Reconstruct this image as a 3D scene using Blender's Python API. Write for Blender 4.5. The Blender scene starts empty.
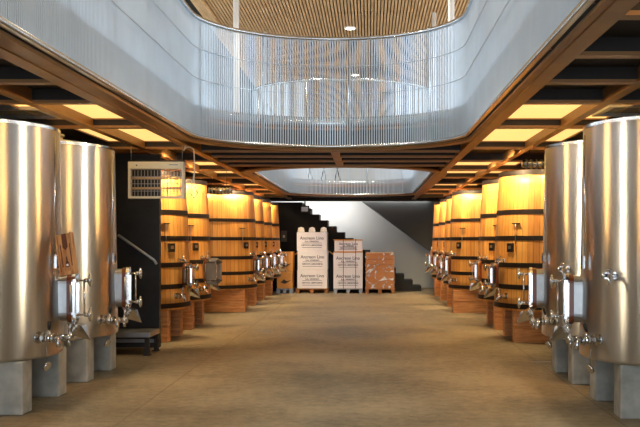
import bpy, bmesh, math, random
from mathutils import Vector, Matrix
random.seed(4)
PI = math.pi
ANROT = .25
S = bpy.context.scene
COL = S.collection
F = 900.0; VX = 370.0; VY = 240.0; EYE = 1.6

# ------------------------------------------------------------------ materials
def new_mat(name):
    m = bpy.data.materials.new(name); m.use_nodes = True
    nt = m.node_tree; b = nt.nodes['Principled BSDF']
    return m, nt, b
def N(nt, t, **kw):
    n = nt.nodes.new(t)
    for k, v in kw.items():
        if k in n.inputs: n.inputs[k].default_value = v
        else: setattr(n, k, v)
    return n
def rgb(h):
    def l(c):
        c /= 255.0
        return c/12.92 if c <= .04045 else ((c+.055)/1.055)**2.4
    return (l(h[0]), l(h[1]), l(h[2]), 1)
def mat(name, c, metal=0, rough=.5, var=0.0, scale=6, bump=0.0, stretch=(1,1,1), aniso=0, spec=None):
    m, nt, b = new_mat(name)
    b.inputs['Metallic'].default_value = metal
    b.inputs['Roughness'].default_value = rough
    if spec is not None: b.inputs['Specular IOR Level'].default_value = spec
    col = rgb(c)
    tc = N(nt, 'ShaderNodeTexCoord'); mp = N(nt, 'ShaderNodeMapping'); mp.inputs['Scale'].default_value = stretch
    nt.links.new(tc.outputs['Object'], mp.inputs['Vector'])
    no = N(nt, 'ShaderNodeTexNoise', Scale=scale, Detail=5.0); nt.links.new(mp.outputs[0], no.inputs['Vector'])
    r = N(nt, 'ShaderNodeValToRGB')
    r.color_ramp.elements[0].position = .3; r.color_ramp.elements[1].position = .7
    r.color_ramp.elements[0].color = tuple(x*(1-var) for x in col[:3])+(1,)
    r.color_ramp.elements[1].color = tuple(min(1, x*(1+var)) for x in col[:3])+(1,)
    nt.links.new(no.outputs['Fac'], r.inputs[0]); nt.links.new(r.outputs[0], b.inputs['Base Color'])
    if bump:
        bp = N(nt, 'ShaderNodeBump', Strength=bump, Distance=.01); nt.links.new(no.outputs['Fac'], bp.inputs['Height'])
        nt.links.new(bp.outputs[0], b.inputs['Normal'])
    if aniso:
        b.inputs['Anisotropic'].default_value = aniso
        b.inputs['Anisotropic Rotation'].default_value = ANROT; tg = N(nt, 'ShaderNodeTangent'); tg.direction_type = 'RADIAL'; tg.axis = 'Z'
        nt.links.new(tg.outputs[0], b.inputs['Tangent'])
    return m
def emis(name, c, s):
    m, nt, b = new_mat(name)
    b.inputs['Base Color'].default_value = rgb(c)
    b.inputs['Emission Color'].default_value = rgb(c); b.inputs['Emission Strength'].default_value = s
    return m

M = {}
M['steel_tank'] = mat('brushed_tank_steel', (205,203,200), 1, .36, .05, 30, 0, (1,1,.02), aniso=1.0)
M['steel'] = mat('polished_steel', (215,215,215), 1, .16, .04, 8)
M['steel_dull'] = mat('dull_steel', (172,172,172), 1, .4, .08, 12)
M['mesh_steel'] = mat('balustrade_steel', (196,208,218), .4, .38, .05, 3)
M['rail_steel'] = mat('rail_steel', (200,205,208), 1, .25, .05, 3)
M['black'] = mat('black_rubber', (22,22,22), 0, .5, .2, 10)
M['bronze'] = mat('bronze_painted_beam', (150,108,64), .25, .45, .12, 4)
M['web'] = mat('dark_beam_web', (44,36,30), .2, .6, .2, 6)
M['deck_dark'] = mat('dark_soffit', (40,33,28), 0, .75, .2, 5)
M['concrete'] = mat('grey_concrete_block', (176,174,164), 0, .85, .22, 7, .3)
M['hoop'] = mat('black_iron_hoop', (40,31,26), .5, .55, .25, 15)
M['wall_dark'] = mat('charcoal_wall', (34,32,32), 0, .7, .15, 3)
M['panel_black'] = mat('black_partition', (38,37,38), .1, .45, .25, 4)
M['stair_black'] = mat('black_stair', (14,15,19), 0, .7, .2, 4)
M['wall_pale'] = mat('pale_plaster', (196,200,204), 0, .8, .04, 1.5)
M['wall_grey'] = mat('grey_stair_side', (84,88,92), 0, .7, .06, 2)
M['upper_wall'] = mat('pale_upper_wall', (206,206,200), 0, .8, .04, 1)
M['upper_floor'] = mat('upper_floor_bounce', (205,186,158), 0, .5, .15, 4)
M['white_box'] = mat('white_carton', (232,230,236), 0, .6, .03, 3)
M['ink'] = mat('blue_ink', (70,78,112), 0, .6)
M['ink_dark'] = mat('dark_ink', (50,40,34), 0, .6)
M['kraft'] = mat('kraft_carton', (176,112,50), 0, .7, .08, 4)
M['kraft_light'] = mat('pine_carton', (214,150,74), 0, .65, .08, 4)
M['orange_edge'] = mat('orange_edge_board', (214,146,62), 0, .6, .08, 6)
M['pallet'] = mat('pallet_wood', (150,100,58), 0, .8, .2, 8)
M['pallet_grey'] = mat('grey_plastic_pallet', (150,156,166), 0, .5, .1, 8)
M['strap'] = mat('dark_strap', (70,62,62), 0, .5)
M['cream'] = mat('cream_enamel', (238,234,212), 0, .35, .03, 3)
M['white'] = mat('white_plastic', (235,232,226), 0, .45, .02, 3)
M['brownglass'] = mat('seal_wood_reflection', (110,52,20), 0, .3, .2, 5)
M['dark_room'] = mat('dark_roof', (24,24,26), 0, .7, .2, 4)
M['roof_brown'] = mat('brown_roof_lining', (104,78,54), 0, .7, .1, 3)
M['green'] = emis('green_exit_light', (60,220,140), 1.5)
M['bay_glow'] = emis('warm_bay_glow', (255,208,124), .6)  # glow standing in for lamplight on the ceiling bays
M['lamp_white'] = emis('white_lamp', (255,244,225), 6)
M['tube'] = mat('pale_tube', (225,190,140), 0, .3)

def stave_mat():
    m, nt, b = new_mat('oak_staves')
    tc = N(nt, 'ShaderNodeTexCoord'); sp = N(nt, 'ShaderNodeSeparateXYZ'); nt.links.new(tc.outputs['Object'], sp.inputs[0])
    at = N(nt, 'ShaderNodeMath', operation='ARCTAN2'); nt.links.new(sp.outputs['Y'], at.inputs[0]); nt.links.new(sp.outputs['X'], at.inputs[1])
    mu = N(nt, 'ShaderNodeMath', operation='MULTIPLY'); nt.links.new(at.outputs[0], mu.inputs[0]); mu.inputs[1].default_value = 60/(2*PI)
    fl = N(nt, 'ShaderNodeMath', operation='FLOOR'); nt.links.new(mu.outputs[0], fl.inputs[0])
    oi = N(nt, 'ShaderNodeObjectInfo')
    ad = N(nt, 'ShaderNodeMath', operation='ADD'); nt.links.new(fl.outputs[0], ad.inputs[0]); nt.links.new(oi.outputs['Random'], ad.inputs[1])
    wn = N(nt, 'ShaderNodeTexWhiteNoise', noise_dimensions='1D'); nt.links.new(ad.outputs[0], wn.inputs['W'])
    fr = N(nt, 'ShaderNodeMath', operation='FRACT'); nt.links.new(mu.outputs[0], fr.inputs[0])
    mp = N(nt, 'ShaderNodeMapping'); mp.inputs['Scale'].default_value = (14, 14, .9); nt.links.new(tc.outputs['Object'], mp.inputs[0])
    no = N(nt, 'ShaderNodeTexNoise', Scale=2.5, Detail=6.0); nt.links.new(mp.outputs[0], no.inputs['Vector'])
    mx = N(nt, 'ShaderNodeMath', operation='MULTIPLY_ADD'); nt.links.new(no.outputs['Fac'], mx.inputs[0]); mx.inputs[1].default_value = .8
    ms = N(nt, 'ShaderNodeMath', operation='MULTIPLY'); nt.links.new(wn.outputs['Value'], ms.inputs[0]); ms.inputs[1].default_value = .45
    nt.links.new(ms.outputs[0], mx.inputs[2])
    r = N(nt, 'ShaderNodeValToRGB'); r.color_ramp.elements[0].position = .2; r.color_ramp.elements[1].position = 1.0
    r.color_ramp.elements[0].color = rgb((184,112,42)); r.color_ramp.elements[1].color = rgb((240,176,90))
    nt.links.new(mx.outputs[0], r.inputs[0])
    gt = N(nt, 'ShaderNodeMath', operation='LESS_THAN'); nt.links.new(fr.outputs[0], gt.inputs[0]); gt.inputs[1].default_value = .05
    mix = N(nt, 'ShaderNodeMixRGB'); mix.inputs['Color2'].default_value = rgb((110,62,22)); nt.links.new(gt.outputs[0], mix.inputs['Fac']); nt.links.new(r.outputs[0], mix.inputs['Color1'])
    nt.links.new(mix.outputs[0], b.inputs['Base Color']); b.inputs['Roughness'].default_value = .5
    return m
M['oak'] = stave_mat()
def wood_mat(name, c1, c2, stretch, rough=.55):
    m, nt, b = new_mat(name)
    tc = N(nt, 'ShaderNodeTexCoord'); mp = N(nt, 'ShaderNodeMapping'); mp.inputs['Scale'].default_value = stretch
    nt.links.new(tc.outputs['Object'], mp.inputs[0])
    no = N(nt, 'ShaderNodeTexNoise', Scale=3.0, Detail=6.0, Distortion=.6); nt.links.new(mp.outputs[0], no.inputs['Vector'])
    r = N(nt, 'ShaderNodeValToRGB'); r.color_ramp.elements[0].position = .35; r.color_ramp.elements[1].position = .7
    r.color_ramp.elements[0].color = rgb(c1); r.color_ramp.elements[1].color = rgb(c2)
    nt.links.new(no.outputs['Fac'], r.inputs[0]); nt.links.new(r.outputs[0], b.inputs['Base Color'])
    b.inputs['Roughness'].default_value = rough
    return m
M['timber'] = wood_mat('pine_timber', (176,112,58), (218,156,94), (1, 8, 8))
M['slat'] = wood_mat('ceiling_slat_wood', (206,168,118), (236,204,158), (6, .5, 6))
M['crate'] = wood_mat('crate_wood', (150,100,58), (206,158,106), (8, 8, 1.5))
M['crate_dark'] = mat('burnt_print', (84,42,22), 0, .6, .2, 12)

def floor_mat():
    m, nt, b = new_mat('tan_sealed_concrete')
    tc = N(nt, 'ShaderNodeTexCoord')
    n1 = N(nt, 'ShaderNodeTexNoise', Scale=.55, Detail=7.0, Roughness=.6); nt.links.new(tc.outputs['Object'], n1.inputs['Vector'])
    n2 = N(nt, 'ShaderNodeTexNoise', Scale=9.0, Detail=8.0, Roughness=.75); nt.links.new(tc.outputs['Object'], n2.inputs['Vector'])
    ma = N(nt, 'ShaderNodeMath', operation='MULTIPLY_ADD'); nt.links.new(n2.outputs['Fac'], ma.inputs[0]); ma.inputs[1].default_value = .75
    nt.links.new(n1.outputs['Fac'], ma.inputs[2])
    r = N(nt, 'ShaderNodeValToRGB'); r.color_ramp.elements[0].position = .65; r.color_ramp.elements[1].position = 1.1
    r.color_ramp.elements[0].color = rgb((82,74,58)); r.color_ramp.elements[1].color = rgb((154,138,108))
    nt.links.new(ma.outputs[0], r.inputs[0])
    mp = N(nt, 'ShaderNodeMapping'); mp.inputs['Location'].default_value = (2.2, .95, 0); nt.links.new(tc.outputs['Object'], mp.inputs[0])
    br = N(nt, 'ShaderNodeTexBrick', offset=0.0, squash=1.0)
    br.inputs['Scale'].default_value = 1; br.inputs['Brick Width'].default_value = 4.4; br.inputs['Row Height'].default_value = 4.45
    br.inputs['Mortar Size'].default_value = .012; br.inputs['Mortar Smooth'].default_value = .3
    nt.links.new(mp.outputs[0], br.inputs['Vector'])
    mix = N(nt, 'ShaderNodeMixRGB', blend_type='MIX'); mix.inputs['Color2'].default_value = rgb((78,62,44))
    sc = N(nt, 'ShaderNodeMath', operation='MULTIPLY'); nt.links.new(br.outputs['Fac'], sc.inputs[0]); sc.inputs[1].default_value = .5
    nt.links.new(sc.outputs[0], mix.inputs['Fac']); nt.links.new(r.outputs[0], mix.inputs['Color1'])
    # wandering thin darker lines
    nz = N(nt, 'ShaderNodeTexNoise', Scale=.8, Detail=3.0); nt.links.new(tc.outputs['Object'], nz.inputs['Vector'])
    s1 = N(nt, 'ShaderNodeMath', operation='SUBTRACT'); nt.links.new(nz.outputs['Fac'], s1.inputs[0]); s1.inputs[1].default_value = .56
    a1 = N(nt, 'ShaderNodeMath', operation='ABSOLUTE'); nt.links.new(s1.outputs[0], a1.inputs[0])
    l1 = N(nt, 'ShaderNodeMath', operation='LESS_THAN'); nt.links.new(a1.outputs[0], l1.inputs[0]); l1.inputs[1].default_value = .0015
    l2 = N(nt, 'ShaderNodeMath', operation='MULTIPLY'); nt.links.new(l1.outputs[0], l2.inputs[0]); l2.inputs[1].default_value = .5
    mix2 = N(nt, 'ShaderNodeMixRGB', blend_type='MIX'); mix2.inputs['Color2'].default_value = rgb((90,72,50))
    nt.links.new(l2.outputs[0], mix2.inputs['Fac']); nt.links.new(mix.outputs[0], mix2.inputs['Color1'])
    nt.links.new(mix2.outputs[0], b.inputs['Base Color'])
    rr = N(nt, 'ShaderNodeMapRange'); rr.inputs['To Min'].default_value = .38; rr.inputs['To Max'].default_value = .62
    nt.links.new(n1.outputs['Fac'], rr.inputs['Value']); nt.links.new(rr.outputs[0], b.inputs['Roughness'])
    bp = N(nt, 'ShaderNodeBump', Strength=.15, Distance=.01); nt.links.new(n2.outputs['Fac'], bp.inputs['Height']); nt.links.new(bp.outputs[0], b.inputs['Normal'])
    return m
M['floor'] = floor_mat()
def film_mat():
    m, nt, b = new_mat('stretch_film')
    out = nt.nodes['Material Output']
    tr = N(nt, 'ShaderNodeBsdfTransparent'); gl = N(nt, 'ShaderNodeBsdfPrincipled'); gl.inputs['Roughness'].default_value = .2; gl.inputs['Base Color'].default_value = (.8, .8, .8, 1)
    no = N(nt, 'ShaderNodeTexNoise', Scale=3.2, Detail=6.0, Distortion=2.5)
    tc = N(nt, 'ShaderNodeTexCoord'); nt.links.new(tc.outputs['Object'], no.inputs['Vector'])
    bp = N(nt, 'ShaderNodeBump', Strength=1.0, Distance=.05); nt.links.new(no.outputs['Fac'], bp.inputs['Height']); nt.links.new(bp.outputs[0], gl.inputs['Normal'])
    r = N(nt, 'ShaderNodeMapRange'); r.inputs['From Min'].default_value = .54; r.inputs['From Max'].default_value = .66; r.inputs['To Min'].default_value = .06; r.inputs['To Max'].default_value = .95
    nt.links.new(no.outputs['Fac'], r.inputs['Value'])
    mx = N(nt, 'ShaderNodeMixShader'); nt.links.new(r.outputs[0], mx.inputs[0]); nt.links.new(tr.outputs[0], mx.inputs[1]); nt.links.new(gl.outputs[0], mx.inputs[2])
    nt.links.new(mx.outputs[0], out.inputs['Surface'])
    return m
M['film'] = film_mat()

# ------------------------------------------------------------------ mesh builder
class MB:
    def __init__(s, M4=None): s.b = bmesh.new(); s.M = M4 or Matrix()
    def V(s, p): return s.b.verts.new(s.M @ Vector(p))
    def box(s, x0, x1, y0, y1, z0, z1):
        v = [s.V((x, y, z)) for z in (z0, z1) for y in (y0, y1) for x in (x0, x1)]
        for f in ((0,1,3,2),(4,6,7,5),(0,4,5,1),(2,3,7,6),(0,2,6,4),(1,5,7,3)): s.b.faces.new([v[i] for i in f])
        return s
    def cbox(s, c, d): return s.box(c[0]-d[0]/2, c[0]+d[0]/2, c[1]-d[1]/2, c[1]+d[1]/2, c[2]-d[2]/2, c[2]+d[2]/2)
    def cyl(s, p, q, r, r2=None, n=12, caps=True):
        p = Vector(p); q = Vector(q); d = (q-p).normalized(); r2 = r if r2 is None else r2
        a = d.orthogonal().normalized(); c = d.cross(a)
        A = [s.V(p+(a*math.cos(t)+c*math.sin(t))*r) for t in [2*PI*i/n for i in range(n)]]
        B = [s.V(q+(a*math.cos(t)+c*math.sin(t))*r2) for t in [2*PI*i/n for i in range(n)]]
        for i in range(n):
            f = s.b.faces.new((A[i], A[(i+1)%n], B[(i+1)%n], B[i])); f.smooth = True
        if caps: s.b.faces.new(A[::-1]); s.b.faces.new(B)
        return s
    def tube(s, pts, r, n=8, closed=False):
        P = [Vector(p) for p in pts]; rings = []; m = len(P); up = None
        for i, p in enumerate(P):
            if closed: d = P[(i+1)%m]-P[i-1]
            else: d = P[min(i+1, m-1)]-P[max(i-1, 0)]
            d.normalize()
            if up is None: a = d.orthogonal().normalized()
            else:
                a = up-d*up.dot(d); a.normalize()
            up = a; c = d.cross(a)
            rings.append([s.V(p+(a*math.cos(t)+c*math.sin(t))*r) for t in [2*PI*k/n for k in range(n)]])
        for i in range(m if closed else m-1):
            A = rings[i]; B = rings[(i+1)%m]
            for k in range(n):
                f = s.b.faces.new((A[k], A[(k+1)%n], B[(k+1)%n], B[k])); f.smooth = True
        if not closed: s.b.faces.new(rings[0][::-1]); s.b.faces.new(rings[-1])
        return s
    def lathe(s, prof, n=96, c=(0,0,0), smooth=True):
        rings = []
        for (r, z) in prof:
            if r < 1e-5: rings.append([s.V((c[0], c[1], c[2]+z))])
            else: rings.append([s.V((c[0]+r*math.cos(2*PI*i/n), c[1]+r*math.sin(2*PI*i/n), c[2]+z)) for i in range(n)])
        for A, B in zip(rings, rings[1:]):
            for i in range(n):
                j = (i+1)%n
                if len(A) == 1 and len(B) == 1: continue
                if len(A) == 1: f = s.b.faces.new((A[0], B[j], B[i]))
                elif len(B) == 1: f = s.b.faces.new((A[i], A[j], B[0]))
                else: f = s.b.faces.new((A[i], A[j], B[j], B[i]))
                f.smooth = smooth
        return s
    def ring(s, r0, r1, z0, z1, n=96, slope=0):   # closed band (hoop); slope: radius shrink over its height
        return s.lathe([(r0, z0), (r1, z0), (r1-slope, z1), (r0-slope, z1), (r0, z0)], n, smooth=False)
    def prism(s, poly, f3, t0, t1):               # poly 2D, f3(u,v,t)->3D
        A = [s.V(f3(u, v, t0)) for u, v in poly]; B = [s.V(f3(u, v, t1)) for u, v in poly]; n = len(poly)
        s.b.faces.new(A[::-1]); s.b.faces.new(B)
        for i in range(n): s.b.faces.new((A[i], A[(i+1)%n], B[(i+1)%n], B[i]))
        return s
    def frame(s, out, inn, f3, t0, t1):           # outline ring with thickness
        n = len(out); A = [s.V(f3(u, v, t0)) for u, v in out]; B = [s.V(f3(u, v, t1)) for u, v in out]
        C = [s.V(f3(u, v, t0)) for u, v in inn]; D = [s.V(f3(u, v, t1)) for u, v in inn]
        for i in range(n):
            j = (i+1)%n
            s.b.faces.new((A[i], A[j], B[j], B[i])); s.b.faces.new((C[i], D[i], D[j], C[j]))
            s.b.faces.new((A[i], C[i], C[j], A[j])); s.b.faces.new((B[i], B[j], D[j], D[i]))
        return s
    def build(s, name, m, parent=None, bevel=0, smooth_ok=True):
        bmesh.ops.recalc_face_normals(s.b, faces=s.b.faces)
        me = bpy.data.meshes.new(name); s.b.to_mesh(me); s.b.free()
        me.materials.append(M[m] if isinstance(m, str) else m)
        o = bpy.data.objects.new(name, me); COL.objects.link(o)
        if parent: o.parent = parent
        if bevel:
            md = o.modifiers.new('bevel', 'BEVEL'); md.width = bevel; md.segments = 2; md.limit_method = 'ANGLE'
        return o
def tag(o, label=None, cat=None, group=None, kind=None):
    if label: o['label'] = label
    if cat: o['category'] = cat
    if group: o['group'] = group
    if kind: o['kind'] = kind
    return o
def empty(name, loc, label, cat, group=None, rz=0):
    o = bpy.data.objects.new(name, None); COL.objects.link(o); o.location = loc; o.rotation_euler = (0, 0, rz)
    o.empty_display_size = .1
    return tag(o, label, cat, group)
def struct(o): o['kind'] = 'structure'; return o
def rrect(w, h, r, n=5):
    pts = []
    for cx, cy, a0 in ((w/2-r, h/2-r, 0), (-w/2+r, h/2-r, PI/2), (-w/2+r, -h/2+r, PI), (w/2-r, -h/2+r, 1.5*PI)):
        for i in range(n+1):
            a = a0+PI/2*i/n; pts.append((cx+r*math.cos(a), cy+r*math.sin(a)))
    return pts

# ------------------------------------------------------------------ room shell
XL, XR = -5.7, 4.9
YB, YE = -5.0, 30.2        # behind the camera, back wall
ZS, ZT = 3.04, 3.22        # deck soffit and top
UL, UR, UE, UZ = -9.0, 8.0, 40.0, 6.6
struct(MB().box(XL-.2, XR+.2, YB-.2, YE+.2, -.2, 0).build('floor', 'floor'))
struct(MB().box(XL-.2, XL, YB, YE, 0, ZS).build('wall_left', 'wall_dark'))
struct(MB().box(XR, XR+.2, YB, YE, 0, ZS).build('wall_right', 'wall_dark'))
struct(MB().box(XL-.2, XR+.2, YE, YE+.2, 0, ZS).build('wall_back', 'wall_pale'))
# wall behind the camera with a glazed opening
w = MB(); w.box(XL-.2, -4.2, YB-.2, YB, 0, ZS); w.box(3.4, XR+.2, YB-.2, YB, 0, ZS); w.box(-4.2, 3.4, YB-.2, YB, 2.7, ZS)
struct(w.build('wall_front', 'wall_pale'))
w = MB()
for x in (-4.2, -2.3, -.4, 1.5, 3.34): w.box(x, x+.06, YB-.13, YB-.07, 0, 2.7)
w.box(-4.2, 3.4, YB-.13, YB-.07, 2.64, 2.7)
struct(w.build('window_1', 'web'))

CX, A = -.53, 1.77
V1 = (YB, 13.1, False); V2 = (16.4, 27.0, True); BE = 1.6
def half(y, v):            # half-width of an opening at depth y
    y0, y1, rn = v
    if y < y0 or y > y1: return None
    if y > y1-BE: return A*math.sqrt(max(0, 1-((y-(y1-BE))/BE)**2))
    if rn and y < y0+BE: return A*math.sqrt(max(0, 1-(((y0+BE)-y)/BE)**2))
    return A
def outline(v, off=0, n=28):
    y0, y1, rn = v; pts = []
    L = []
    if rn:
        for i in range(n, 0, -1):
            t = PI/2*i/n; L.append((A+off)*math.cos(t)); pts.append((CX-(A+off)*math.cos(t), y0+BE-(BE+off)*math.sin(t)))
    pts.append((CX-A-off, y0+BE if rn else y0))
    for i in range(0, n+1):
        t = PI/2*i/n; pts.append((CX-(A+off)*math.cos(t), y1-BE+(BE+off)*math.sin(t)))
    right = [(2*CX-x, y) for x, y in pts[::-1]]
    if abs(pts[-1][0]-right[0][0]) < 1e-6: right = right[1:]
    allp = pts+right
    if rn: 
        if abs(allp[0][0]-allp[-1][0]) < 1e-6: allp = allp[:-1]
    return allp
def deck():
    G = .12; m = MB(); ys = set([YB, 13.1+G, 16.4-G, 27.0+G, YE+.2, UE])
    def half(y, v):
        if y >= v[1]-BE: return (A+G)*math.sqrt(max(0, 1-((y-(v[1]-BE))/(BE+G))**2))
        if v[2] and y <= v[0]+BE: return (A+G)*math.sqrt(max(0, 1-(((v[0]+BE)-y)/(BE+G))**2))
        return A+G
    for v in (V1, V2):
        for i in range(25):
            ys.add(v[1]-BE+(BE+G)*math.sin(PI/2*i/24))
            if v[2]: ys.add(v[0]+BE-(BE+G)*math.sin(PI/2*i/24))
    ys = sorted(ys)
    XA, XB = UL, UR
    for a, b in zip(ys, ys[1:]):
        if b-a < 1e-6: continue
        mid = (a+b)/2; v = V1 if mid < 13.1+G else (V2 if 16.4-G < mid < 27.0+G else None)
        if v is None: m.box(XA, XB, a, b, ZS, ZT)
        else:
            ha, hb = half(a, v), half(b, v)
            for sg, X in ((-1, XA), (1, XB)):
                poly = [(X, a), (CX+sg*ha, a), (CX+sg*hb, b), (X, b)]
                m.prism(poly, lambda u, w, t: (u, w, t), ZS, ZT)
    return m
dk = struct(deck().build('ceiling', 'deck_dark'))
dk.data.materials.append(M['upper_floor'])  # pale unseen top, added to bounce light up to the slat ceiling
for p in dk.data.polygons:
    if p.normal.z > .5: p.material_index = 1

# ---- steel beams of the deck
tn = [0]
def trim(mb, m, **k):
    tn[0] += 1
    return struct(mb.build('trim_%d' % tn[0], m, **k))
PBL, PBR = -2.5, 1.34       # inner edges of the long beams
for x0, x1 in ((PBL-.13, PBL), (PBR, PBR+.13), (-3.3, -3.2), (2.2, 2.3)):
    trim(MB().box(x0, x1, YB, 29.0, 2.9, 2.93), 'bronze')
    trim(MB().box((x0+x1)/2-.03, (x0+x1)/2+.03, YB, 29.0, 2.93, ZS), 'bronze')
cross = [2.6, 3.4, 4.2, 5.27, 6.4, 7.5, 8.6, 10.5, 12.9, 15.0, 17.0, 19.0, 21.0, 23.2, 25.4, 27.6]
for y in cross:
    spans = [(XL, PBL-.13), (PBR+.13, XR)]
    if y in (15.0,) : spans = [(XL, XR)]
    for a, b in spans:
        f = trim(MB().box(a, b, y-.06, y+.06, 2.902, 2.93), 'bronze')
        trim(MB().box(a, b, y-.02, y+.02, 2.93, ZS), 'web')
for y in (13.35, 14.2, 15.9): 
    trim(MB().box(PBL, PBR, y-.05, y+.05, 2.902, 2.93), 'bronze'); trim(MB().box(PBL, PBR, y-.02, y+.02, 2.93, ZS), 'web')
trim(MB().box(CX-.06, CX+.06, 13.4, 15.9, 2.904, 2.96), 'bronze')
trim(MB().box(XL, XR, 28.9, 29.1, 2.85, ZS), 'web')
trim(MB().box(XL, XR, 27.3, 27.45, 2.9, ZS), 'web')
# ---- curved steel edge (fascia, brown lip, bright upstand) round each opening
def ribbon(pts, z0, z1, th, closed=False, zsl=None):
    m = MB(); n = len(pts); P = [Vector((x, y, 0)) for x, y in pts]; nor = []
    for i in range(n):
        d = (P[(i+1)%n]-P[i-1]) if closed else (P[min(i+1, n-1)]-P[max(i-1, 0)])
        d.normalize(); nor.append(Vector((-d.y, d.x, 0)))     # outwards for clockwise outlines
    R = []
    for p, q in zip(P, nor):
        R.append([m.V((p.x, p.y, z0)), m.V((p.x+q.x*th, p.y+q.y*th, z0)), m.V((p.x+q.x*th, p.y+q.y*th, z1)), m.V((p.x, p.y, z1))])
    for i in range(n if closed else n-1):
        a, b = R[i], R[(i+1)%n]
        for k in range(4):
            f = m.b.faces.new((a[k], a[(k+1)%4], b[(k+1)%4], b[k]))
            if k in (1, 3): f.smooth = True
    if not closed: m.b.faces.new(R[0][::-1]); m.b.faces.new(R[-1])
    return m
for v in (V1, V2):
    c = v[2]
    trim(ribbon(outline(v, .08), 2.94, 3.2, .03, c), 'web')
    trim(ribbon(outline(v, .05), 2.91, 2.94, .15 if not c else .25, c), 'bronze')
    trim(ribbon(outline(v, .07), 3.2, 3.235, .05, c), 'bronze')
    trim(ribbon(outline(v, .1), 3.235, 3.40, .02, c), 'rail_steel')
# ---- balustrades
def path_len(pts, closed):
    return sum((Vector(pts[(i+1)%len(pts)])-Vector(pts[i])).length for i in range(len(pts) if closed else len(pts)-1))
def sample(pts, step, closed):
    out = []; d = 0; nxt = step/2; n = len(pts)
    for i in range(n if closed else n-1):
        a = Vector(pts[i]); b = Vector(pts[(i+1)%n]); L = (b-a).length
        while nxt <= d+L:
            t = (nxt-d)/L; out.append((a.lerp(b, t), (b-a).normalized())); nxt += step
        d += L
    return out
ZB, ZR = 2.94, 4.5
def balustrade(v, label, step, rr):
    c = v[2]; pts = outline(v)
    root = empty('balustrade', (CX, v[1], ZB), label, 'railing')
    T = Matrix.Translation((-CX, -v[1], -ZB))
    def rib(off, z0, z1, th, name, m, par=root):
        mb = ribbon(outline(v, off), z0, z1, th, c); bmesh.ops.transform(mb.b, matrix=T, verts=mb.b.verts); return mb.build(name, m, par)
    rib(-.02, ZR, ZR+.05, .06, 'top_rail', 'rail_steel')
    rib(-.02, ZB, ZB+.045, .04, 'bottom_rail', 'rail_steel')
    for z in (3.72, 4.12): rib(-.012, z, z+.008, .008, 'cable', 'mesh_steel')
    mb = MB(T)
    for p, d in sample(pts, step, c): 
        nn = Vector((-d.y, d.x)); q = p+nn*.012
        w, t = rr, rr*.6
        P = [q+d*w/2+nn*t/2, q-d*w/2+nn*t/2, q-d*w/2-nn*t/2, q+d*w/2-nn*t/2]
        lo = [mb.V((k.x, k.y, ZB+.02)) for k in P]; hi = [mb.V((k.x, k.y, ZR)) for k in P]
        for i in range(4): mb.b.faces.new((lo[i], lo[(i+1)%4], hi[(i+1)%4], hi[i]))
    tag(mb.build('rod_infill', 'mesh_steel', root), kind='stuff')
    for p, d in sample(pts, 1.25, c):
        nn = Vector((-d.y, d.x)); q = p+nn*.04
        MB(T).cyl((q.x, q.y, ZB+.02), (q.x, q.y, ZR), .018, n=10).build('post', 'rail_steel', root)
    return root
balustrade(V1, 'large curved rod balustrade round the nearer floor opening, with bright top rail', .036, .0165)
balustrade(V2, 'smaller looking rod balustrade round the farther floor opening beyond the bridge', .045, .016)

# ---- bays between the long beams, their lamplight painted as glowing sheets
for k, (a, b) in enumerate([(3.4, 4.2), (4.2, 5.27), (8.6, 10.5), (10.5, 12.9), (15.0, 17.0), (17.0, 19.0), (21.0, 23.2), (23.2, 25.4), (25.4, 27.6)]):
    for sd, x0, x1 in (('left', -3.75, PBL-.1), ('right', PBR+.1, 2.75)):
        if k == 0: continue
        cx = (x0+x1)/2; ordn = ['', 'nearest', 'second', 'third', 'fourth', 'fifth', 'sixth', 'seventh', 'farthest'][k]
        t = empty('lit_ceiling_bay', (cx, (a+b)/2, 2.985), 'warm yellow lit bay painted as a glowing sheet between the beams on the %s, %s from the camera' % (sd, ordn), 'ceiling light', 'glowing sheets in the lit bays between the beams')
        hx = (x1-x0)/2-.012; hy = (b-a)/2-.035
        MB().box(-hx, hx, -hy, hy, .03, .045).build('glow_sheet', 'bay_glow', t)
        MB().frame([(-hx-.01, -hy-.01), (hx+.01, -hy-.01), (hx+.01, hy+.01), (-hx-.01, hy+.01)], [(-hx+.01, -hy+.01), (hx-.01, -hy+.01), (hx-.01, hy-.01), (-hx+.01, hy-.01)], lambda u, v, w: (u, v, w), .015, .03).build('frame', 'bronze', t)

# ------------------------------------------------------------------ upper storey
U0, U1 = 1, 6
# side walls with long window openings
for name, x0, x1 in (('wall_upper_left', UL-.2, UL), ('wall_upper_right', UR, UR+.2)):
    m = MB(); m.box(x0, x1, YB, UE, ZT, 3.9); m.box(x0, x1, YB, UE, 6.2, 6.8)
    y = YB
    while y < UE: m.box(x0, x1, y, y+.4, 3.9, 6.2); y += 4.9
    struct(m.build(name, 'upper_wall'))
for nm, x in (('window_2', UL-.12), ('window_3', UR+.08)):
    m = MB()
    for y in [YB+.4+1.5*i for i in range(30)]: m.box(x, x+.05, y, y+.05, 3.9, 6.2)
    m.box(x, x+.05, YB, UE, 5.0, 5.05)
    struct(m.build(nm, 'web'))
struct(MB().box(UL-.2, UR+.2, UE, UE+.2, ZT, 6.8).build('wall_upper_back', 'upper_wall'))
m = MB(); m.box(UL-.2, UR+.2, YB-.2, YB, ZT, 3.6); m.box(UL-.2, UR+.2, YB-.2, YB, 6.3, 6.8)
struct(m.build('wall_upper_front', 'upper_wall'))
EL = -3.7
struct(MB().box(UL-.2, UR+.2, YB-.2, UE+.2, 6.8, 6.95).build('ceiling_upper', 'roof_brown'))
struct(MB().box(UL, EL-.03, YB, UE, 6.72, 6.78).build('ceiling_upper_side', 'dark_room'))
m = MB(); x = EL+.2
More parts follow.
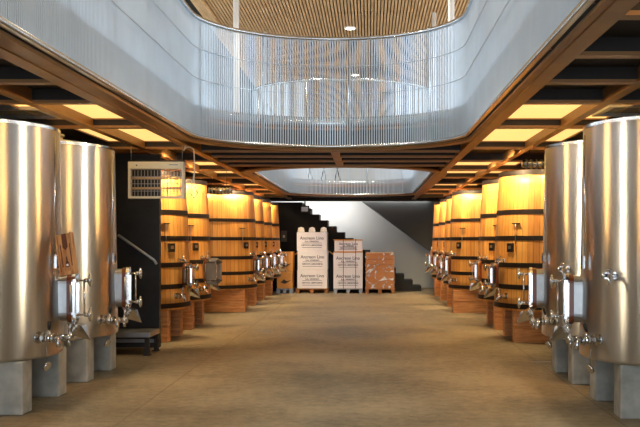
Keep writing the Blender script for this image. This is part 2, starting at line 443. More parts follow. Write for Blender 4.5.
while x < UR: m.box(x, x+.046, YB, UE, 6.6, 6.66); x += .072
trim(m, 'slat')
m = MB()
for y in [YB+1+2.2*i for i in range(21)]: m.box(EL, UR, y, y+.08, 6.66, 6.74)
trim(m, 'web')
trim(MB().box(EL-.02, EL+.2, YB, UE, 6.56, 6.8), 'slat')
m = MB()
for i in range(6): m.box(EL-.5-.6*i, EL-.42-.6*i, YB, UE, 6.66, 6.8)
trim(m, 'web')
for i, (x, y, d) in enumerate([(-2.56, 12.2, 'behind the left long side of the near balustrade'), (-2.5, 16.8, 'on the left end of the bridge'), (-2.5, 21.4, 'left of the far floor opening'), (1.4, 15.5, 'on the right end of the bridge'), (1.4, 19.6, 'right of the far floor opening')]):
    t = empty('column', (x, y, ZT), 'slender white steel column standing '+d, 'column', 'slender white columns upstairs')
    MB().cyl((0, 0, .01), (0, 0, 3.33), .055 if i in (1, 3) else .042, n=16).build('shaft', 'white', t)
    MB().cyl((0, 0, 0), (0, 0, .012), .08, n=16).build('base_plate', 'rail_steel', t)
for i, (x, y, d) in enumerate([(-.47, 21.2, 'above the middle of the far opening'), (-.45, 27.2, 'farther back')]):
    t = empty('ceiling_downlight', (x, y, 6.58), 'small round white downlight in the wood ceiling, '+d, 'ceiling light')
    MB().cyl((0, 0, 0), (0, 0, .02), .11, n=20).build('lamp', 'lamp_white', t)
    MB().ring(.11, .14, -.005, .02, n=20).build('trim_ring', 'white', t)
# partition blocks seen upstairs
struct(MB().box(-8.9, -4.8, 24.5, 24.7, ZT, 6.3).build('wall_upper_partition', 'wall_grey'))
t = empty('partition_screen', (-3.9, 33, ZT), 'pale upstairs screen wall with a sloping top on the far left', 'wall')
MB().prism([(-1.5, 0), (1.6, 0), (1.6, 1.9), (-1.5, 1.3)], lambda u, v, w: (u, w, v), 0, .2).build('panel', 'white', t)
t = empty('lattice_screen', (-1.9, 36, ZT), 'dark crossed bracing frame upstairs, seen through the far opening', 'screen')
m = MB()
for i in range(3):
    m.tube([(i*.55-.8, 0, 0), (i*.55-.2, 0, 2.4)], .025); m.tube([(i*.55-.2, .06, 0), (i*.55-.8, .06, 2.4)], .025)
m.build('bracing', 'web', t)
m = MB(); m.box(-1.0, -.94, -.03, .03, 0, 2.4); m.box(1.0, 1.06, -.03, .03, 0, 2.4); m.box(-1, 1, -.03, .03, 2.36, 2.42); m.build('frame', 'mesh_steel', t)
t = empty('exit_sign', (-4.3, 38, 7.9-3.2), 'tiny green exit light upstairs in the far left', 'sign')
MB().box(-.15, .15, -.03, .03, 0, .16).build('light_box', 'green', t); MB().cyl((0, 0, .16), (0, 0, 1.88), .01).build('hanger', 'white', t)

# ------------------------------------------------------------------ stairs at the back
m = MB()
def bx(px, z): return (px-VX)/F*z
sy0, sy1 = 28.0, 29.0
poly = [(bx(272, 28), 0.0)]
xs = [421.5-9.0*i for i in range(15)]
top = []; ztop = lambda yy: EYE+(VY-yy)/F*28
y_ = 290.0; prof = [(bx(421.5, 28), 0.0)]
zz = .165
for i in range(15):
    x1 = bx(421.5-8.55*i, 28); prof.append((x1, zz)); x2 = bx(421.5-8.55*(i+1), 28); prof.append((x2, zz)); zz += .1865
    if zz > 2.84: break
prof.append((bx(272, 28)-1.5, prof[-1][1])); prof.append((bx(272, 28)-1.5, 0))
t = empty('staircase', (0, 28.1, 0), 'black solid-sided staircase descending to the right in front of the pale back wall', 'staircase')
MB().prism(prof, lambda u, v, w: (u, w, v), 0, 1.0).build('flight', 'stair_black', t)
t = empty('upper_stair_flight', (0, 29.3, 0), 'dark grey sloping side of the upper stair flight at right on the back wall', 'staircase')
MB().prism([(bx(363, 29.3)-.25, 3.035), (bx(482, 29.3), 0), (4.85, 0), (4.85, 3.035)], lambda u, v, w: (u, w, v), 0, .895).build('stringer', 'wall_grey', t)
# small dark lamp on top of the stair side
t = empty('wall_lamp', (bx(305, 27.8), 27.8, ztop(213)), 'small dark floodlight box above the stairs, left of the pale wall', 'lamp')
MB().box(-.13, .13, -.1, .1, 0, .22).build('housing', 'web', t, bevel=.01); MB().box(-.1, .1, -.11, -.1, .04, .18).build('lens', 'steel_dull', t)
MB().box(-.02, .02, -.02, .02, .22, ZS-ztop(213)).build('bracket', 'web', t)
t = empty('switch_box', (bx(284, 27.97), 27.96, 1.55), 'small pale switch box on the black stair side beside the farthest left vat', 'switch')
MB().box(-.09, .09, -.03, .03, 0, .34).build('cover', 'wall_grey', t, bevel=.006); MB().box(-.03, .03, -.04, -.03, .12, .2).build('button', 'white', t)

# ------------------------------------------------------------------ dark partition, platform, handrail
struct(MB().box(XL+.01, (159.5-VX)/F*13.4, 13.4, 13.5, 0, 2.88).build('wall_partition', 'panel_black'))
t = empty('handrail', (-3.4, 13.3, 1.3), 'pale steel handrail sloping down across the black partition', 'handrail')
MB().tube([(bx(118, 13.3)+3.4, 0, EYE+(VY-235)/F*13.3-1.3), (bx(154, 13.3)+3.4, 0, EYE+(VY-260)/F*13.3-1.3), (bx(156, 13.3)+3.4, .03, EYE+(VY-264)/F*13.3-1.3)], .02).build('rail', 'mesh_steel', t)
for q in (.25, .85):
    xx = (bx(118, 13.3)*(1-q)+bx(154, 13.3)*q)+3.4; z_ = EYE+(VY-235)/F*13.3*(1-q)+(VY-260)/F*13.3*q-1.3
    MB().tube([(xx, 0, z_), (xx, .09, z_-.04)], .009).build('bracket', 'steel_dull', t)
t = empty('metal_platform', (-3.35, 12.75, 0), 'low grey metal step platform standing in front of the black partition', 'platform')
MB().box(-.75, .3, -.3, .3, .25, .32).build('tread', 'steel_dull', t, bevel=.005)
for x, y in ((.26, -.27), (.26, .27), (-.7, -.27), (-.7, .27)):
    l = MB().box(x-.03, x+.03, y-.03, y+.03, .01, .25).build('leg', 'web', t); MB().box(x-.05, x+.05, y-.05, y+.05, 0, .01).build('foot', 'web', l)
MB().box(-.7, .26, .24, .27, .12, .17).build('brace', 'steel_dull', t)

# ------------------------------------------------------------------ steel fittings
def fr(cx, cy, az, R, z, sg):          # local frame: +x outward from the shell at azimuth az (0 = aisle, + = towards camera)
    # sg=+1: aisle is +X ; sg=-1: aisle is -X
    a = -az if sg > 0 else PI+az
    return Matrix.Rotation(a, 4, 'Z') @ Matrix.Translation((R, 0, z))
def wheel_clamp(mb, z, y, x0, x1):
    mb.cyl((x0, y, z), (x1, y, z), .011)
    mb.cyl((x1-.03, y, z), (x1, y, z), .045, n=16); mb.cyl((x1-.07, y, z), (x1-.03, y, z), .022)
    mb.cyl((x1-.015, y, z-.065), (x1-.015, y, z+.065), .012)
def manway(par, Mx, w, h, dep, name='manhole_door', swing=0, label=None):
    # neck
    f = lambda u, v, t: (t, u, v)
    nk = MB(Mx).frame(rrect(w, h, w*.42), rrect(w-.03, h-.03, w*.4), f, -.06, dep).build('manhole_neck', 'steel_dull', par)
    D = Mx
    if swing: D = Mx @ Matrix.Translation((dep+.01, -w/2-.02, 0)) @ Matrix.Rotation(swing, 4, 'Z') @ Matrix.Translation((-dep-.01, w/2+.02, 0))
    d = MB(D); d.prism(rrect(w+.05, h+.05, w*.45), f, dep+.002, dep+.02); d.frame(rrect(w+.05, h+.05, w*.45), rrect(w+.005, h+.005, w*.42), f, dep+.02, dep+.035)
    do = d.build(name, 'steel' if not swing else 'steel_dull', par)
    MB(Mx).frame(rrect(w+.03, h+.03, w*.43), rrect(w-.02, h-.02, w*.4), f, dep-.045, dep).build('seal', 'brownglass', par)  # seal band widened; its brown also paints in reflected wood
    c = MB(D)
    for z in (-h*.38, h*.38):
        wheel_clamp(c, z, .02, dep+.02, dep+.17)
        c.box(dep+.02, dep+.045, -w/2-.03, w/2+.03, z-.014, z+.014)
    c.cyl((dep+.1, .02, -h*.38), (dep+.1, .02, h*.38), .01)
    c.build('clamp', 'steel', do)
    MB(Mx).cyl((dep, -w/2-.035, -h*.3), (dep, -w/2-.035, h*.3), .014).build('hinge', 'steel_dull', par)
    return do
def valve(par, Mx, L=.22, size=1.0, black=True):
    m = MB(Mx); s = size
    m.cyl((-.03, 0, 0), (L, 0, 0), .025*s, n=14)
    m.cyl((.0, 0, 0), (.02, 0, 0), .055*s, n=18); m.cyl((.06, 0, 0), (.08, 0, 0), .045*s, n=16)
    m.cyl((.10, 0, 0), (.17, 0, 0), .042*s, n=16); m.cyl((L-.02, 0, 0), (L, 0, 0), .042*s, n=16)
    m.cyl((.135, 0, 0), (.135, 0, .07*s), .014*s); m.cyl((.09, -.05*s, 0), (.09, .05*s, 0), .02*s)
    m.tube([(L, 0, 0), (L+.03, 0, -.01), (L+.045, 0, -.04), (L+.045, 0, -.08)], .02*s)
    v = m.build('outlet_valve', 'steel', par)
    MB(Mx).cyl((.135, 0, .07*s), (.155, -.015, .15*s), .012*s, .017*s).build('handle', 'black' if black else 'steel', v)
    return v
def sample_tap(par, Mx):
    m = MB(Mx)
    m.cyl((-.03, 0, 0), (.09, 0, 0), .014); m.cyl((0, 0, 0), (.012, 0, 0), .035, n=16)
    m.tube([(.09, 0, 0), (.12, .02, 0), (.13, .035, -.03), (.13, .04, -.08)], .012)
    m.cyl((.07, -.05, 0), (.07, .05, 0), .018); m.cyl((.07, -.085, 0), (.07, -.05, 0), .03, n=12)
    m.cyl((.09, 0, 0), (.09, 0, .05), .012); m.cyl((.09, 0, .05), (.09, 0, .065), .028, n=12)
    return m.build('sample_tap', 'steel', par)
def chute(par, Mx):
    m = MB(Mx)
    # open folded sheet spout
    a = [(.0, -.09, .1), (.0, .09, .1), (.17, .07, .02), (.17, -.07, .02)]
    b = [(.0, -.09, .02), (.0, .09, .02), (.15, .0, -.11)]
    P = [m.V(p) for p in [(-.02, -.09, .1), (-.02, .09, .1), (.12, .08, .06), (.12, -.08, .06), (.02, -.03, -.04), (.02, .03, -.04), (.19, 0, -.09)]]
    for f in ((0, 1, 5, 4), (0, 4, 6, 3), (1, 2, 6, 5), (4, 5, 6), (0, 3, 2, 1), (3, 6, 2)): m.b.faces.new([P[i] for i in f])
    return m.build('drain_chute', 'steel', par)

# ------------------------------------------------------------------ tanks
def tank(cx, cy, sg, label, open_cap):
    t = empty('steel_tank', (cx, cy, .49), label, 'tank', 'stainless steel wine tanks')
    H = 2.21; Rb, Rt = .918, .878
    MB().lathe([(Rb-.02, 0), (Rb, .015), (Rb, .03), (Rt, H-.03), (Rt-.005, H-.01), (Rt-.03, H)], 128).build('shell', 'steel_tank', t)
    MB().lathe([(0, -.0), (Rb-.02, 0)], 96, smooth=False).build('bottom', 'steel_dull', t)
    MB().lathe([(Rt-.03, H), (.28, H+.09), (.28, H+.13), (.3, H+.13), (.3, H+.15), (0, H+.17)], 96).build('lid', 'steel_tank', t)
    MB().ring(Rt-.012, Rt+.006, H-.035, H-.005, 128).build('top_rim', 'steel', t)
    Rz = lambda z: Rb+(Rt-Rb)*(z/H)
    # manhole towards the aisle, slightly towards the camera
    z = .54; manway(t, fr(0, 0, -.12, Rz(z), z, sg), .2, .45, .12)
    z = .2; Mx = fr(0, 0, .40, Rz(z), z, sg); valve(t, Mx, .2, 1.0)
    z = .22; chute(t, fr(0, 0, -.02, Rz(z)+.12, z, sg))
    z = .17; valve(t, fr(0, 0, .08, Rz(z), z, sg), .09, .8, False)
    # thermometer pocket and tube down to the manhole
    z = .9; Mx = fr(0, 0, .1, Rz(z), z, sg)
    m = MB(Mx); m.cyl((-.02, 0, 0), (.05, 0, 0), .014); m.box(.02, .045, -.025, .025, -.06, .06); th = m.build('thermometer', 'steel', t)
    MB(Mx).box(.045, .05, -.018, .018, -.03, .03).build('display', 'ink', th)
    MB(Mx).tube([(.012, 0, .06), (.012, .0, 1.2)], .007).build('probe_tube', 'steel', t)
    # hanging cap on a chain
    z = .1; Mx = fr(0, 0, .3, Rz(z), z, sg)
    ch = MB(Mx).tube([(.02, 0, 0), (.03, 0, -.05), (.03, 0, -.14)], .004, 6).build('chain', 'steel_dull', t)
    MB(Mx @ Matrix.Translation((.03, 0, -.18)) @ Matrix.Rotation(.5, 4, 'Y')).cyl((-.012, 0, 0), (.012, 0, 0), .045, n=18).build('cap', 'steel', ch)
    if sg < 0:
        z = .79; sample_tap(t, fr(0, 0, .62, Rz(z), z, sg))
    return t
def block(x0, x1, y, label):
    b = MB().box(x0, x1, y, y+.24, 0, .488).build('concrete_block', 'concrete', bevel=.012)
    return tag(b, label, 'concrete block', 'concrete blocks under the tanks')
tank(-3.95, 8.77, 1, 'tall stainless steel tank nearest on the left, wooden crate panel hung above its door', 0)
tank(-3.93, 10.65, 1, 'stainless steel tank second on the left, in front of the black partition', 0)
tank(2.94, 8.6, -1, 'large stainless steel tank nearest on the right, cut by the picture edge', 0)
tank(2.935, 10.5, -1, 'stainless steel tank second on the right, beside the wooden vats', 0)
for (x, ys, w, sd) in ((-3.17, (8.21, 9.17), -1, 'nearest left'), (-3.17, (10.1, 11.0), -1, 'second left'), (2.24, (8.04, 8.94), 1, 'nearest right'), (2.24, (9.95, 10.86), 1, 'second right')):
    for k, y in enumerate(ys):
        a, b = (x-.62, x) if w < 0 else (x, x+.62)
        block(a, b, y, 'grey concrete block under the %s aisle side of the %s steel tank' % (('front', 'rear')[k], sd))
        a, b = (x-1.6, x-.9) if w < 0 else (x+.9, x+1.6)
        block(a, b, y, 'grey concrete block under the %s wall side of the %s steel tank' % (('front', 'rear')[k], sd))

# wooden crate panel hung above the first tank's door
t = empty('crate_panel', (-2.87, 8.6, 1.268), 'wooden crate side with branded bottle mark leaning above the nearest left tank door', 'wood panel')
t.rotation_euler = (-.12, -.2, -.1)
MB().box(-.09, .09, -.012, .012, 0, .40).build('board', 'crate', t, bevel=.004)
for xx in (-.082, .066): MB().box(xx, xx+.016, -.03, -.012, 0, .40).build('edge_batten', 'crate', t)
MB().box(-.066, .066, -.03, -.012, 0, .035).build('bottom_batten', 'crate', t); 
m = MB(); f = lambda u, v, w: (u, w, v)
m.prism([(-.022, .40), (.022, .40), (.026, .27), (.0, .24), (-.026, .27)], f, -.016, -.012)
m.prism([(-.018, .075), (.018, .075), (.018, .115), (.007, .135), (.006, .175), (-.006, .175), (-.007, .135), (-.018, .115)], f, -.016, -.012)
m.box(-.05, -.042, -.016, -.012, .08, .3); m.box(.042, .05, -.016, -.012, .08, .3)
m.build('burnt_mark', 'crate_dark', t)
m = MB(); m.box(-.01, .01, -.018, -.0165, .085, .105); m.build('pale_mark', 'white_box', t)

# ------------------------------------------------------------------ wooden vats
HOOP = [.03, .33, .67, 1.09, 1.50, 2.11]
ORD = ['nearest', 'second', 'third', 'fourth', 'fifth', 'farthest']
def vat(cx, cy, sg, k, swing=False):
    sd = 'left' if sg > 0 else 'right'
    extra = ['', '', '', '', '', '']
    if sg > 0: extra = ['partly behind the hanging framed appliance', 'with its oval door swung open', 'set forward showing its wide front', '', '', 'beside the pine cartons']
    else: extra = ['just behind the steel tanks', '', 'set forward on a long timber', '', '', 'next to the pale back wall']
    t = empty('wooden_vat', (cx, cy, .5), ('tall oak vat with black hoops, %s on the %s %s' % (ORD[k], sd, extra[k])).strip(), 'wine vat', 'oak vats along both sides')
    H = 2.17; Rb, Rt = .945, .865
    R = lambda z: Rb+(Rt-Rb)*z/H+.018*math.sin(PI*z/H)
    prof = [(Rb-.03, .01), (Rb, 0)]+[(R(H*i/10), H*i/10) for i in range(1, 11)]+[(Rt-.045, H), (Rt-.05, H-.06)]
    MB().lathe(prof, 120).build('staves', 'oak', t)
    MB().lathe([(0, .04), (Rb-.03, .01)], 96, smooth=False).build('base_head', 'timber', t)
    MB().lathe([(0, H-.06), (Rt-.05, H-.06)], 96, smooth=False).build('top_head', 'timber', t)
    for z in HOOP:
        MB().ring(R(z)-.004, R(z)+.007, z, z+.075, 120, slope=(R(z)-R(z+.075))).build('hoop', 'hoop', t)
    z = .53
    if swing: manway(t, fr(0, 0, .25, R(z), z, sg), .24, .44, .06, swing=-.8)
    else: manway(t, fr(0, 0, .22 if sg > 0 else .15, R(z), z, sg), .17, .36, .05)
    z = .22; valve(t, fr(0, 0, .5, R(z), z, sg), .14, .9, False)
    z = .25; chute(t, fr(0, 0, .1, R(z)+.02, z, sg))
    z = .78; valve(t, fr(0, 0, .42, R(z), z, sg), .1, .7, False) if k % 2 else sample_tap(t, fr(0, 0, .42, R(z), z, sg))
    z = 1.22; Mx = fr(0, 0, .72, R(z), z, sg)
    MB(Mx).tube([(0, 0, .14), (.03, 0, .14), (.03, .0, -.3)], .006, 6).build('probe_wire', 'steel_dull', t)
    MB(Mx).box(.0, .035, -.07, .07, .13, .145).build('bracket', 'hoop', t)
    z = .98; Mx = fr(0, 0, .6, R(z), z, sg)
    tb = MB(Mx).box(-.005, .03, -.065, .065, -.07, .07).build('thermometer_box', 'black', t, bevel=.006)
    MB(Mx).box(.03, .033, -.03, .03, -.02, .03).build('dial', 'steel_dull', tb)
    return t
LV = [(-3.89, 14.65), (-3.90, 16.65), (-3.53, 20.55), (-3.56, 22.5), (-3.57, 24.44), (-3.57, 26.38)]
RV = [(2.97, 14.6), (2.95, 16.6), (2.73, 20.35), (2.77, 22.3), (2.76, 24.24), (2.74, 26.18)]
for sg, L in ((1, LV), (-1, RV)):
    sd = 'left' if sg > 0 else 'right'
    for k, (x, y) in enumerate(L):
        vat(x, y, sg, k, swing=(sg > 0 and k == 1))
        for q, dy in enumerate((-.6, .34)):
            t = empty('timber_bearer', (x, y+dy, 0), 'stacked pine timbers under the %s of the %s oak vat on the %s' % (('front', 'rear')[q], ORD[k], sd), 'timber support', 'pine bearers under the oak vats')
            e = .73 if q == 0 or k < 2 else .66
            if k >= 2 and q == 0: e = .9 if sg < 0 else .75
            e0 = -e if sg < 0 else -.72; e1 = .72 if sg < 0 else e
            for z0 in (0, .25): MB().box(e0, e1, 0, .22, z0, z0+.245).build('timber', 'timber', t, bevel=.008)

# ------------------------------------------------------------------ hanging framed appliance
hz = 12.4
x0, x1, z1, z0 = bx(129, hz), bx(184.5, hz), EYE+(VY-162)/F*hz, EYE+(VY-198.5)/F*hz
t = empty('hanging_appliance', ((x0+x1)/2, hz, z0), 'cream framed appliance with wire grille hanging from the ceiling at left', 'appliance')
w_ = (x1-x0)/2; h_ = z1-z0
MB().box(-w_, w_, -.06, .06, h_-.1, h_).build('housing', 'cream', t, bevel=.006)
MB().box(-w_, w_, -.055, .055, h_, h_+.02).build('top_plate', 'black', t)
for s in (-1, 1): MB().box(min(s*w_, s*(w_-.03)), max(s*w_, s*(w_-.03)), -.05, .05, .03, h_-.1).build('side_frame', 'cream', t)
MB().box(-w_, w_, -.05, .05, 0, .03).build('bottom_frame', 'cream', t)
m = MB()
for i in range(1, 17): m.box(-w_+i*2*w_/17-.004, -w_+i*2*w_/17+.004, -.045, -.041, .03, h_-.1)
for z in (.1, .2, .3): m.box(-w_+.03, w_-.03, -.045, -.041, z-.004, z+.004)
m.build('grille', 'steel_dull', t)
for z in (.14, .28): MB().cyl((-w_+.03, 0, z), (w_-.03, 0, z), .016).build('tube', 'tube', t)
for i in range(9):
    pass
MB().box(w_-.2, w_-.08, -.062, -.06, h_-.05, h_-.035).build('maker_plate', 'steel_dull', t)
MB().cyl((-w_+.12, -.064, h_-.05), (-w_+.12, -.06, h_-.05), .01).build('pilot_lamp', 'ink', t)
for s in (-1, 1): MB().tube([(s*(w_-.03), 0, h_+.02), (s*(w_-.03), 0, 2.9-z0)], .005, 6).build('hanging_wire', 'steel_dull', t)
# looped cable beside it
xc = bx(190, 12.4)
t = tag(MB().tube([(xc-.07, 12.42, 2.9), (xc-.07, 12.42, 2.93-.04)]+[(xc-.02+.07*math.cos(a), 12.42, 2.83+.05*math.sin(a)) for a in [PI*1.0-.1*i*PI for i in range(11)]]+[(xc+.06, 12.42, 2.6), (xc+.05, 12.42, 2.4), (xc+.1, 12.42, 2.25), (xc+.05, 12.42, 2.18), (xc, 12.42, 2.26), (xc+.03, 12.42, 2.4), (xc+.06, 12.42, 2.55)], .008, 8).build('looped_cable', 'cream'), 'pale cable hanging in a loop beside the framed appliance', 'cable')
# pipes under the deck
for sg, x0, x1, y, z, d in ((1, bx(206, 18.6), bx(232, 18.6), 18.6, 2.62, 'left above the gap between the oak vats'), (-1, bx(522, 13.0), bx(560, 13.0), 13.0, 2.7, 'right above the nearest oak vat')):
    t = empty('ventilation_pipe', ((x0+x1)/2, y, z), 'ribbed silver pipe under the ceiling at '+d, 'pipe')
    L = (x1-x0)/2
    MB().cyl((-L, 0, 0), (L, 0, 0), .055, n=20).build('pipe', 'steel', t)
    for i in range(7): MB().cyl((-L+.05+i*(2*L-.1)/6, 0, 0), (-L+.07+i*(2*L-.1)/6, 0, 0), .065, n=20).build('rib', 'steel_dull', t)
    for s in (-.6, .6): MB().cyl((s*L, 0, .055), (s*L, 0, ZS-z), .006).build('hanger', 'web', t)
# hatches in the ceiling above the tanks
for x, y, d in ((-4.1, 8.0, 'nearest left steel tank'), (-4.1, 9.9, 'second left steel tank'), (3.1, 7.9, 'nearest right steel tank'), (3.1, 9.7, 'second right steel tank')):
    t = empty('ceiling_hatch', (x, y, 2.98), 'grey steel access hatch in the ceiling over the '+d, 'hatch')
    MB().box(-.55, .55, -.3, .3, .03, .055).build('leaf', 'wall_grey', t)
    MB().frame([(-.62, -.37), (.62, -.37), (.62, .37), (-.62, .37)], [(-.55, -.3), (.55, -.3), (.55, .3), (-.55, .3)], lambda u, v, w: (u, v, w), .0, .055).build('frame', 'steel_dull', t)

# ------------------------------------------------------------------ pallets and cartons
def pallet(cx, y, w, d, m, label, z=.14):
    t = empty('pallet', (cx, y, 0), label, 'pallet')
    for yy in [(-d/2+.05)+(d-.1)*i/4 for i in range(5)]: MB().box(-w/2, w/2, yy-.045, yy+.045, z-.025, z).build('deck_board', m, t)
    for xx in (-w/2+.06, 0, w/2-.06):
        MB().box(xx-.05, xx+.05, -d/2, d/2, 0, .02).build('skid', m, t)
        for yy in (-d/2+.07, 0, d/2-.07): MB().box(xx-.05, xx+.05, yy-.06, yy+.06, .02, z-.025).build('spacer_block', m, t)
def text_mesh(s, size, m, parent, loc, name='lettering', sx=1.0):
    cu = bpy.data.curves.new(name, 'FONT'); cu.body = s; cu.size = size; cu.align_x = 'CENTER'; cu.align_y = 'CENTER'; cu.extrude = .001; cu.offset = .002
    tmp = bpy.data.objects.new('tmp', cu); COL.objects.link(tmp); bpy.context.view_layer.update()
    me = bpy.data.meshes.new_from_object(tmp.evaluated_get(bpy.context.evaluated_depsgraph_get())); bpy.data.objects.remove(tmp)
    me.transform(Matrix.Translation(loc) @ Matrix.Rotation(PI/2, 4, 'X') @ Matrix.Diagonal((sx, 1, 1, 1)))
    me.materials.clear(); me.materials.append(M[m]); o = bpy.data.objects.new(name, me); COL.objects.link(o); o.parent = parent
def carton(cx, y, z, w, d, h, m, label, group=None, text=True, ts=1.0):
    t = empty('carton', (cx, y, z), label, 'box', group)
    MB().box(-w/2, w/2, -d/2, d/2, 0, h).build('box_body', m, t, bevel=.008)
    if text:
        f = -d/2-.002
        text_mesh('Ancreon Lino', .135*ts, 'ink', t, (0, f, h*.68), sx=.95)
        text_mesh('S.A. VINEGIO', .06*ts, 'ink', t, (0, f, h*.5), sx=1.2)
        text_mesh('NEWCO LIMNOSINA', .06*ts, 'ink', t, (0, f, h*.3), sx=1.1)
        for q in (.42, .18): MB().box(-w*.33, w*.33, f-.001, f, h*q-.006, h*q+.006).build('printed_rule', 'ink', t)
    return t
PY = 27.05; PYc = PY+.42
X1 = bx(311.8, PY)
pallet(X1, PYc, .98, .84, 'pallet', 'brown wooden pallet under the tallest white carton stack')
for i, nm in enumerate(('bottom', 'middle', 'top')):
    carton(X1+(.012, .02, 0)[i], PYc, .142+i*.566, .9, .82, .56, 'white_box', 'white printed carton, %s of the tall left stack' % nm, 'white cartons in the tall stack')
for i, xx in enumerate((-.33, 0, .35)):
    t = empty('white_bundle', (X1+xx, PYc-.3, .142+3*.566), 'short white rounded bundle on the tall carton stack, %s of the three' % ('leftmost', 'middle', 'rightmost')[i], 'bundle', 'white bundles on the tall stack')
    MB().lathe([(0, 0), (.1, 0), (.105, .03), (.085, .1), (.09, .12), (.06, .135), (0, .135)], 20).build('body', 'white', t)
    MB().cyl((0, 0, .135), (0, 0, .15), .035).build('knob', 'white', t)
X2 = bx(348, PY)
pallet(X2, PYc, .88, .84, 'pallet_grey', 'grey pallet under the strapped white cartons')
for i, nm in enumerate(('bottom', 'middle')):
    carton(X2, PYc, .142+i*.542, .88, .82, .54, 'white_box', 'white printed carton, %s of the strapped centre stack' % nm, 'white cartons in the strapped stack')
c = carton(X2+.01, PYc, .142+2*.542+.03, .84, .8, .33, 'white_box', 'shallow white carton on top of the strapped centre stack between orange boards', ts=.8)
for z, n in ((.142+2*.542, 'below'), (.142+2*.542+.365, 'above')):
    tag(MB().box(X2-.44, X2+.445, PYc-.42, PYc+.42, z, z+.026).build('edge_board', 'orange_edge'), 'thin orange-brown board %s the shallow top carton of the centre stack' % n, 'board')
zt = .142+2*.542+.393
for xx, nm in ((-.14, 'left'), (.23, 'right')):
    tag(MB().frame([(PYc-.428, .136), (PYc+.428, .136), (PYc+.428, zt+.006), (PYc-.428, zt+.006)], [(PYc-.422, .1415), (PYc+.422, .1415), (PYc+.422, zt+.001), (PYc-.422, zt+.001)], lambda u, v, w: (w, u, v), X2+xx-.008, X2+xx+.008).build('packing_strap', 'strap'), '%s dark packing strap round the centre carton stack' % nm, 'strap')
X3 = bx(380, PY)
pallet(X3, PYc, .9, .84, 'pallet', 'brown wooden pallet under the film-wrapped brown cartons')
carton(X3, PYc, .142, .86, .82, .53, 'kraft', 'brown carton wrapped in film, bottom of the right stack', text=False)
b3 = carton(X3, PYc, .142+.534, .86, .82, .52, 'kraft', 'brown carton wrapped in film, top of the right stack', text=False)
for z in (.17, .34): MB().box(-.42, .42, -.413, -.411, z, z+.01).build('carton_seam', 'ink_dark', b3)
MB().box(-.42, .42, -.42, .42, .522, .535).build('top_sheet', 'orange_edge', b3)
m = MB(); n = 24
pts = rrect(.9, .86, .04, 4)
levels = [.15+.1*i for i in range(12)]
rings = []
for z in levels:
    rings.append([m.V((X3+u*(1+.008*random.uniform(-1, 1)), PYc+v*(1+.008*random.uniform(-1, 1)), z)) for u, v in pts])
for a, b in zip(rings, rings[1:]):
    for i in range(len(pts)):
        f = m.b.faces.new((a[i], a[(i+1)%len(pts)], b[(i+1)%len(pts)], b[i])); f.smooth = True
tag(m.build('stretch_film', 'film'), 'clear crinkled stretch film wrapped round the brown carton stack', 'plastic film')
# pine cartons beside the farthest left vat
X0 = bx(284.5, 27.0)
pallet(X0, 27.42, .5, .78, 'pallet_grey', 'grey pallet under the pine coloured cartons at left')
for i, nm in enumerate(('lower', 'upper')):
    c = carton(X0+.01*i, 27.42, .142+i*.50, .46, .74, (.49, .6)[i], 'kraft_light', '%s pine coloured carton with black print beside the farthest left vat' % nm, text=False)
    MB().prism([(-.16, .2), (.02, .14), (.2, .26), (.06, .22), (-.02, .28), (-.1, .2)], lambda u, v, w: (u, w, v), -.374, -.372).build('black_print', 'ink_dark', c)
# open carton behind the tall stack, its flaps spread either side
t = empty('open_carton', (X1+.02, 27.98-.0, 0), 'brown open carton behind the tall white stack with two flaps sticking out', 'box')
# kept thin because it stands between the stack and the stairs
t.location.y = 27.985
t2 = MB().box(-.43, .43, -.05, .05, 0, 1.28).build('box_body', 'kraft', t)
for s in (-1, 1):
    MB().prism([(s*.43, 1.24), (s*.43, 1.28), (s*.78, 1.06), (s*.78, 1.02)], lambda u, v, w: (u, w, v), -.05, .05).build('flap', 'orange_edge', t)

# ------------------------------------------------------------------ floor drains
for i, (px, py) in enumerate(((265, 331), (541, 362))):
    y = EYE*F/(py-VY); x = (px-VX)/F*y
    t = empty('floor_drain', (x, y, 0), 'pale narrow drain grate flush in the floor at %s of the aisle' % ('left', 'right')[i], 'drain')
    m = MB(); m.box(-.13, .13, -.03, -.022, .0, .004); m.box(-.13, .13, .022, .03, 0, .004)
    for k in range(12): m.box(-.13+k*.0225, -.12+k*.0225, -.022, .022, 0, .004)
    m.build('grate', 'steel_dull', t)

# ------------------------------------------------------------------ lights
def area(name, loc, rot, sx, sy, e, c, portal=False):
    l = bpy.data.lights.new(name, 'AREA'); l.shape = 'RECTANGLE'; l.size = sx; l.size_y = sy; l.energy = e; l.color = c
    if portal: l.cycles.is_portal = True
    o = bpy.data.objects.new(name, l); o.location = loc; o.rotation_euler = rot; COL.objects.link(o); return o
# daylight outside the windows
area('daylight_left', (UL-.4, 17, 5.05), (0, -PI/2, 0), 2.3, 44, 820, (.80, .90, 1))
area('daylight_right', (UR+.4, 17, 5.05), (0, PI/2, 0), 2.3, 44, 820, (.80, .90, 1))
area('daylight_behind', (-.4, YB-.5, 1.35), (PI/2, 0, 0), 7.4, 2.6, 150, (.74, .87, 1))
area('daylight_behind_upper', (-.4, YB-.5, 4.9), (PI/2, 0, 0), 15, 2.6, 170, (.86, .93, 1))
def spot(x, y, z, tx, ty, tz, e, ang, c=(1, .76, .42), rad=.05, bl=.6):
    l = bpy.data.lights.new('spot', 'SPOT'); l.energy = e; l.color = c; l.spot_size = ang; l.spot_blend = bl; l.shadow_soft_size = rad
    o = bpy.data.objects.new('spot_light', l); o.location = (x, y, z)
    o.rotation_euler = (Vector((tx, ty, tz))-Vector((x, y, z))).to_track_quat('-Z', 'Y').to_euler(); COL.objects.link(o)
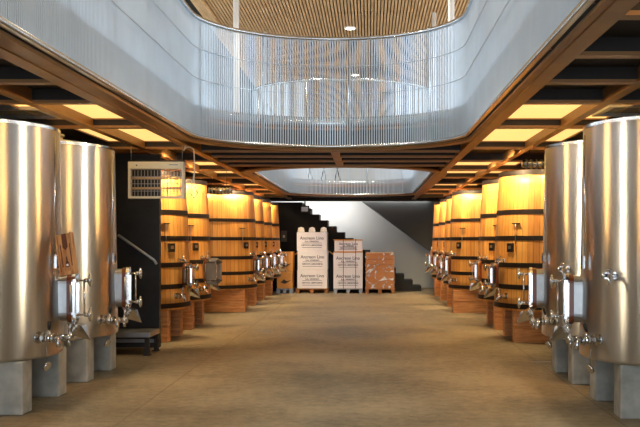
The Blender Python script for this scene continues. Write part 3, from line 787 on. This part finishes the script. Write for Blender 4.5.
# lamps under the deck, aimed at the vats; the tank spots are added
for L in (LV, RV):
    for (x, y) in L:
        lf = x < 0
        spot(-2.88 if lf else 1.8, y-.8, 2.885, x, y, 1.5, 92, 2.2)
        spot(-3.7 if lf else 2.7, y-1.0, 2.885, x, y-.8, 1.0, 60, 2.2)
for (x, y, lx, ly) in ((-3.95, 8.77, 1.405, 8.69), (-3.93, 10.65, 1.405, 10.2), (2.94, 8.6, -2.565, 7.6), (2.935, 10.5, -2.565, 8.85)):  # added spots without fixtures, giving the tanks white and gold bands
    sg = 1 if x < 0 else -1
    spot(lx, ly, 2.86, x, y-.4, 2.0, 270, .62, (1, .84, .58), .14, 1)
    spot(lx, ly+2.3, 2.86, x, y-.4, 2.5, 190, .42, (1, .55, .16), .3, 1)
    spot(lx, ly-2.4, 2.86, x, y-.4, 2.5, 190, .42, (1, .55, .16), .3, 1)
    spot(x+sg*.4, y-1.1, 2.96, x, y-.6, .6, 40, 1.7, (1, .55, .2), .05)
# added spots without fixtures, brightening the aisle floor through the openings
for y in (1, 4, 7, 10, 13, 16, 19, 22, 25):
    for x in (-1.6, .6): spot(x, y, 6.5, x, y, 0, 80, 1.9, (1, .91, .76), .12)
spot(-.9, 24.3, 6.4, -.8, 27, 1.0, 300, .9, (1, .93, .86), .1)  # added spot that whitens the carton stacks
# added unseen fill strip behind the last beam, brightening the pale back wall
area('back_wall_fill', (-.6, 29.3, 2.98), (math.radians(35), 0, 0), 5.0, .12, 52, (1, .95, .86))
world = bpy.data.worlds.new('sky'); S.world = world; world.use_nodes = True
bg = world.node_tree.nodes['Background']; bg.inputs[0].default_value = (.75, .87, 1, 1); bg.inputs[1].default_value = 1.0

# ------------------------------------------------------------------ camera
cam = bpy.data.cameras.new('camera'); co = bpy.data.objects.new('camera', cam); COL.objects.link(co)
co.location = (0, 0, EYE); co.rotation_euler = (PI/2, 0, 0)
cam.sensor_fit = 'HORIZONTAL'; cam.sensor_width = 36; cam.lens = F/640*36
cam.shift_x = -(VX-320)/640; cam.shift_y = (VY-213.5)/640
cam.clip_end = 200
S.camera = co
S.view_settings.view_transform = 'Standard'; S.view_settings.look = 'None'; S.view_settings.exposure = 1.0; S.view_settings.gamma = 1
S.view_settings.use_curve_mapping = False
